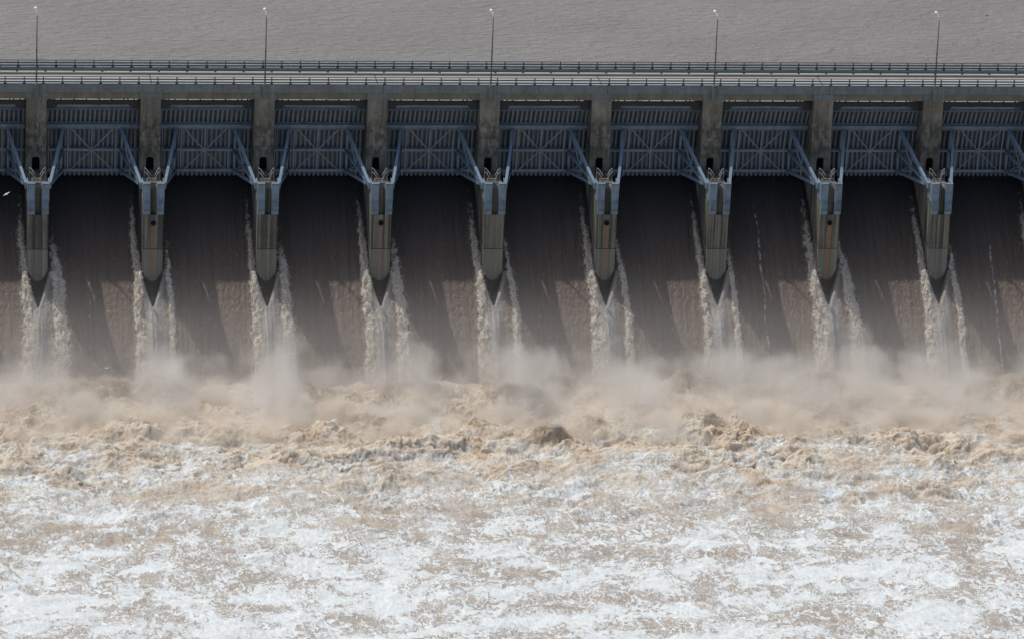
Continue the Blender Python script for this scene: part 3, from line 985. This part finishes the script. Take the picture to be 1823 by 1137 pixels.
# ------------------------------------------------------------------ road bridge
XA, XB = -70.0, 190.0
br = empty("road_bridge", (60, 4, 0), "long pale concrete road bridge running across the top of the dam piers", "bridge")


def bpart(mb, name, mat, parent=br, **kw):
    o = mb.build(name, mat, None, **kw)
    o.parent = parent
    o.matrix_parent_inverse = parent.matrix_world.inverted() if parent is not br else Matrix.Translation((-60, -4, 0))
    return o


bpart(MB().box(XA, XB, 0.0, 8.3, 0.02, 0.62), "deck_slab", M['girder'])
bpart(MB().add([(XA, 0.42, 0.626), (XB, 0.42, 0.626), (XB, 6.2, 0.626), (XA, 6.2, 0.626)], [(0, 1, 2, 3)]), "road_surface", M['road'])
fas = bpart(MB().box(XA, XB, -0.16, -0.002, 0.03, 1.10).box(XA, XB, 0.0, 0.40, 0.62, 1.098), "parapet", M['fascia'])
bpart(MB().box(XA, XB, 6.2, 7.35, 0.62, 0.90), "walkway_kerb", M['road'])
bpart(MB().box(XA, XB, 7.35, 8.31, 0.62, 1.15), "far_parapet", M['fascia'])
bpart(MB().box(XA, XB, 0.10, 0.50, -0.93, 0.02), "edge_girder", M['girder'])
bpart(MB().box(XA, XB, 7.2, 7.8, -0.74, 0.02), "back_girder", M['girder'])
gr = MB()
gr.box(XA, XB, 6.50, 6.54, 1.02, 1.22)
x = XA + 1.1
while x < XB:
    gr.box(x - .14, x + .14, 6.47, 6.56, 0.9, 1.1); x += 3.7
bpart(gr, "low_guard_rail", M['rail'])
jf = MB(); jr = MB()
for i in range(-1, 11, 2):
    xx = i * S
    jf.box(xx + .62, xx + .67, -0.168, 0.38, 0.03, 1.104)
    jr.box(xx + .1, xx + .22, 0.42, 6.2, 0.62, 0.632)
bpart(jf, "parapet_joint", M['joint'], fas if False else br)
bpart(jr, "road_joint", M['joint'])

# railings: things of their own on the two parapets
def railing(y, z0, nposts, x0, label):
    r = empty("bridge_railing", (x0, y, z0), label, "railing", "steel railings along the bridge")
    pitch = S / 6
    for zz, hh in ((0.94, 0.09), (0.60, 0.17), (0.24, 0.17)):
        MB().box(-0.6, (nposts - 1) * pitch + 0.6, -0.08, 0.08, zz - hh / 2, zz + hh / 2).build("rail", M['rail'], r)
    proto = None
    for k in range(nposts):
        if proto is None:
            p = MB().prism([(-0.075, 0.0), (0.085, 0.0), (0.065, 0.97), (-0.055, 0.97)], -0.075, 0.075)
            p.box(-0.22, 0.22, -0.11, 0.11, 0.0, 0.04)
            p.add([(-.2, -.06, .04), (.2, -.06, .04), (.075, -.06, .2), (-.075, -.06, .2), (-.2, .06, .04), (.2, .06, .04), (.075, .06, .2), (-.075, .06, .2)],
                  [(0, 1, 2, 3), (7, 6, 5, 4), (0, 3, 7, 4), (1, 5, 6, 2), (3, 2, 6, 7)])
            proto = p.build("post", M['rail'], r)
        else:
            c = proto.copy(); COL.objects.link(c); c.parent = r
            c.location = (k * pitch, 0, 0)
    return r


railing(0.17, 1.10, 66, -16.4, "dark steel railing with three rails on the near parapet of the bridge")
railing(7.85, 1.15, 66, -16.9, "dark steel railing with three rails along the far side of the bridge")

# ------------------------------------------------------------------ lamp posts
def make_lamp():
    r = empty("lamp_post", (0, 0, 0), "x", "lamp post", "tall lamp posts on the bridge parapet")
    MB().box(-0.30, 0.30, -0.48, -0.165, -0.75, 1.0).box(-0.24, 0.24, -0.44, -0.165, 1.0, 1.1).build("bracket", M['girder'], r, bevel=0.03)
    MB().box(-0.21, 0.21, -0.47, -0.05, 1.12, 1.18).cyl((0, -0.27, 1.18), (0, -0.27, 1.5), 0.15, 0.10, 12).build("base_plate", M['rib'], r)
    MB().cyl((0, -0.27, 1.4), (0, -0.27, 5.6), 0.105, 0.085, 12).cyl((0, -0.27, 5.6), (0, -0.27, 10.3), 0.082, 0.05, 12)\
        .cyl((0, -0.27, 5.55), (0, -0.27, 5.75), 0.11, 0.11, 12).build("pole", M['pole'], r, smooth=False)
    pts = [(0, -0.27, 10.3), (-0.03, -0.15, 10.6), (-0.07, 0.3, 10.78), (-0.12, 1.1, 10.84)]
    MB().tube(pts, 0.024, 8).build("arm", M['lamp'], r)
    hd = MB(); n = 14
    rings = [(0.05, 0.12), (0.17, 0.10), (0.21, 0.0), (0.19, -0.07), (0.10, -0.11)]
    vs = []
    for rr, zz in rings:
        for k in range(n):
            a = 2 * math.pi * k / n
            vs.append((-0.13 + rr * math.cos(a), 1.3 + 1.9 * rr * math.sin(a), 10.88 + zz * 1.15))
    fs = [tuple(range(n))[::-1], tuple((len(rings) - 1) * n + k for k in range(n))]
    for j in range(len(rings) - 1):
        fs += [(j * n + k, j * n + (k + 1) % n, (j + 1) * n + (k + 1) % n, (j + 1) * n + k) for k in range(n)]
    hd.add(vs, fs)
    hd.build("lamp_head", M['lamp'], r, smooth=True)
    return r


lamp = make_lamp()
LL = ["leftmost tall thin lamp post on the bridge parapet", "second lamp post from the left on the bridge parapet",
      "middle lamp post of the five on the bridge parapet", "fourth lamp post from the left on the bridge parapet",
      "rightmost tall thin lamp post on the bridge parapet"]
for i in range(5):
    o = lamp if i == 0 else copy_tree(lamp)
    o.location = (i * 2 * S - 0.05, 0, 0)
    o['label'] = LL[i]

# ------------------------------------------------------------------ gravity walls closing the dam beyond the frame
for x0, x1, side in ((-70, -16.2, "left"), (134.6, 190, "right")):
    o = MB().prism([(0.1, -0.7), (12.0, -0.7), (12.0, -38), (-24, -38), (-2.5, -8)], x0, x1).build("dam_wall", M['land'])
    tag(o, "plain sloping concrete dam wall carrying the bridge beyond the %s edge of the view" % side, "dam wall")

# ------------------------------------------------------------------ gulls and flotsam
def gull(loc, rz, roll, label, span=1.3):
    r = bpy.data.objects.new("gull", None)
    me = bpy.data.meshes.new("gull")
    V = []; F = []
    # body: lofted rings along y
    rings = [(-0.30, 0.010, 0.0), (-0.26, 0.035, 0.005), (-0.20, 0.05, 0.01), (-0.12, 0.055, 0.0), (0.0, 0.08, -0.01), (0.12, 0.065, 0.0), (0.22, 0.03, 0.005), (0.34, 0.05, 0.005)]
    n = 8
    for y, rr, zz in rings:
        fl = 0.2 if y > 0.3 else 1.0
        for k in range(n):
            a = 2 * math.pi * k / n
            V.append((rr * math.cos(a) * (1.6 if y > 0.3 else 1), y, zz + rr * math.sin(a) * fl))
    for j in range(len(rings) - 1):
        for k in range(n):
            F.append((j * n + k, j * n + (k + 1) % n, (j + 1) * n + (k + 1) % n, (j + 1) * n + k))
    F.append(tuple(range(n))[::-1]); F.append(tuple((len(rings) - 1) * n + k for k in range(n)))
    # wings: two bent, tapering blades with thickness
    for s in (-1, 1):
        st = [(0.03, -0.08, 0.12, 0.03), (0.20, -0.13, 0.08, 0.11), (0.34, -0.14, 0.05, 0.12), (0.50, -0.06, 0.07, 0.08), (0.66, 0.05, 0.08, 0.02)]
        b = len(V)
        for x_, y0, y1, z_ in st:
            V += [(s * x_, y0, z_), (s * x_, y1, z_ - .01), (s * x_, y1, z_ - .022), (s * x_, y0, z_ - .02)]
        for j in range(len(st) - 1):
            for k in range(4):
                F.append((b + j * 4 + k, b + j * 4 + (k + 1) % 4, b + j * 4 + 4 + (k + 1) % 4, b + j * 4 + 4 + k))
        F.append((b, b + 1, b + 2, b + 3)); e = b + 16; F.append((e + 3, e + 2, e + 1, e))
    me.from_pydata(V, [], F); me.update()
    import bmesh
    bm = bmesh.new(); bm.from_mesh(me); bmesh.ops.recalc_face_normals(bm, faces=bm.faces); bm.to_mesh(me); bm.free()
    me.materials.append(M['gull'])
    o = bpy.data.objects.new("gull", me); COL.objects.link(o)
    bpy.data.objects.remove(r)
    o.location = loc; o.rotation_euler = (0.25, roll, rz); o.scale = (span / 1.32,) * 3
    return tag(o, label, "gull")


mg = NT("gull feathers", 0.8, 0.2)
mg.color(mg.mix(mg.rng(mg.noise(mg.objco(), 5.0, 3), 0.4, 0.7), (0.82, 0.82, 0.80), (0.6, 0.62, 0.63)))
M['gull'] = mg.m
gull((-4.18, -12, -10.1), 0.3, -0.45, "white gull gliding past the dark chute left of the leftmost pier", 1.0)
gull((8.16, -25, -29.1), -0.4, -0.1, "small white gull flying low over the mist, right of the leftmost pier", 0.7)

mb = MB().cyl((0, 0, -0.15), (0, 0, 0.25), 0.32, 0.26, 12).cyl((0, 0, 0.25), (0, 0, 0.45), 0.12, 0.08, 8)
o = mb.build("buoy", paint("buoy paint", (0.45, 0.27, 0.17), (0.33, 0.2, 0.14)))
o.location = (137.0, 52.0, RES_Z); o.scale = (0.6, 0.6, 0.6)
tag(o, "tiny faded orange float on the reservoir, right of the rightmost lamp post", "float")
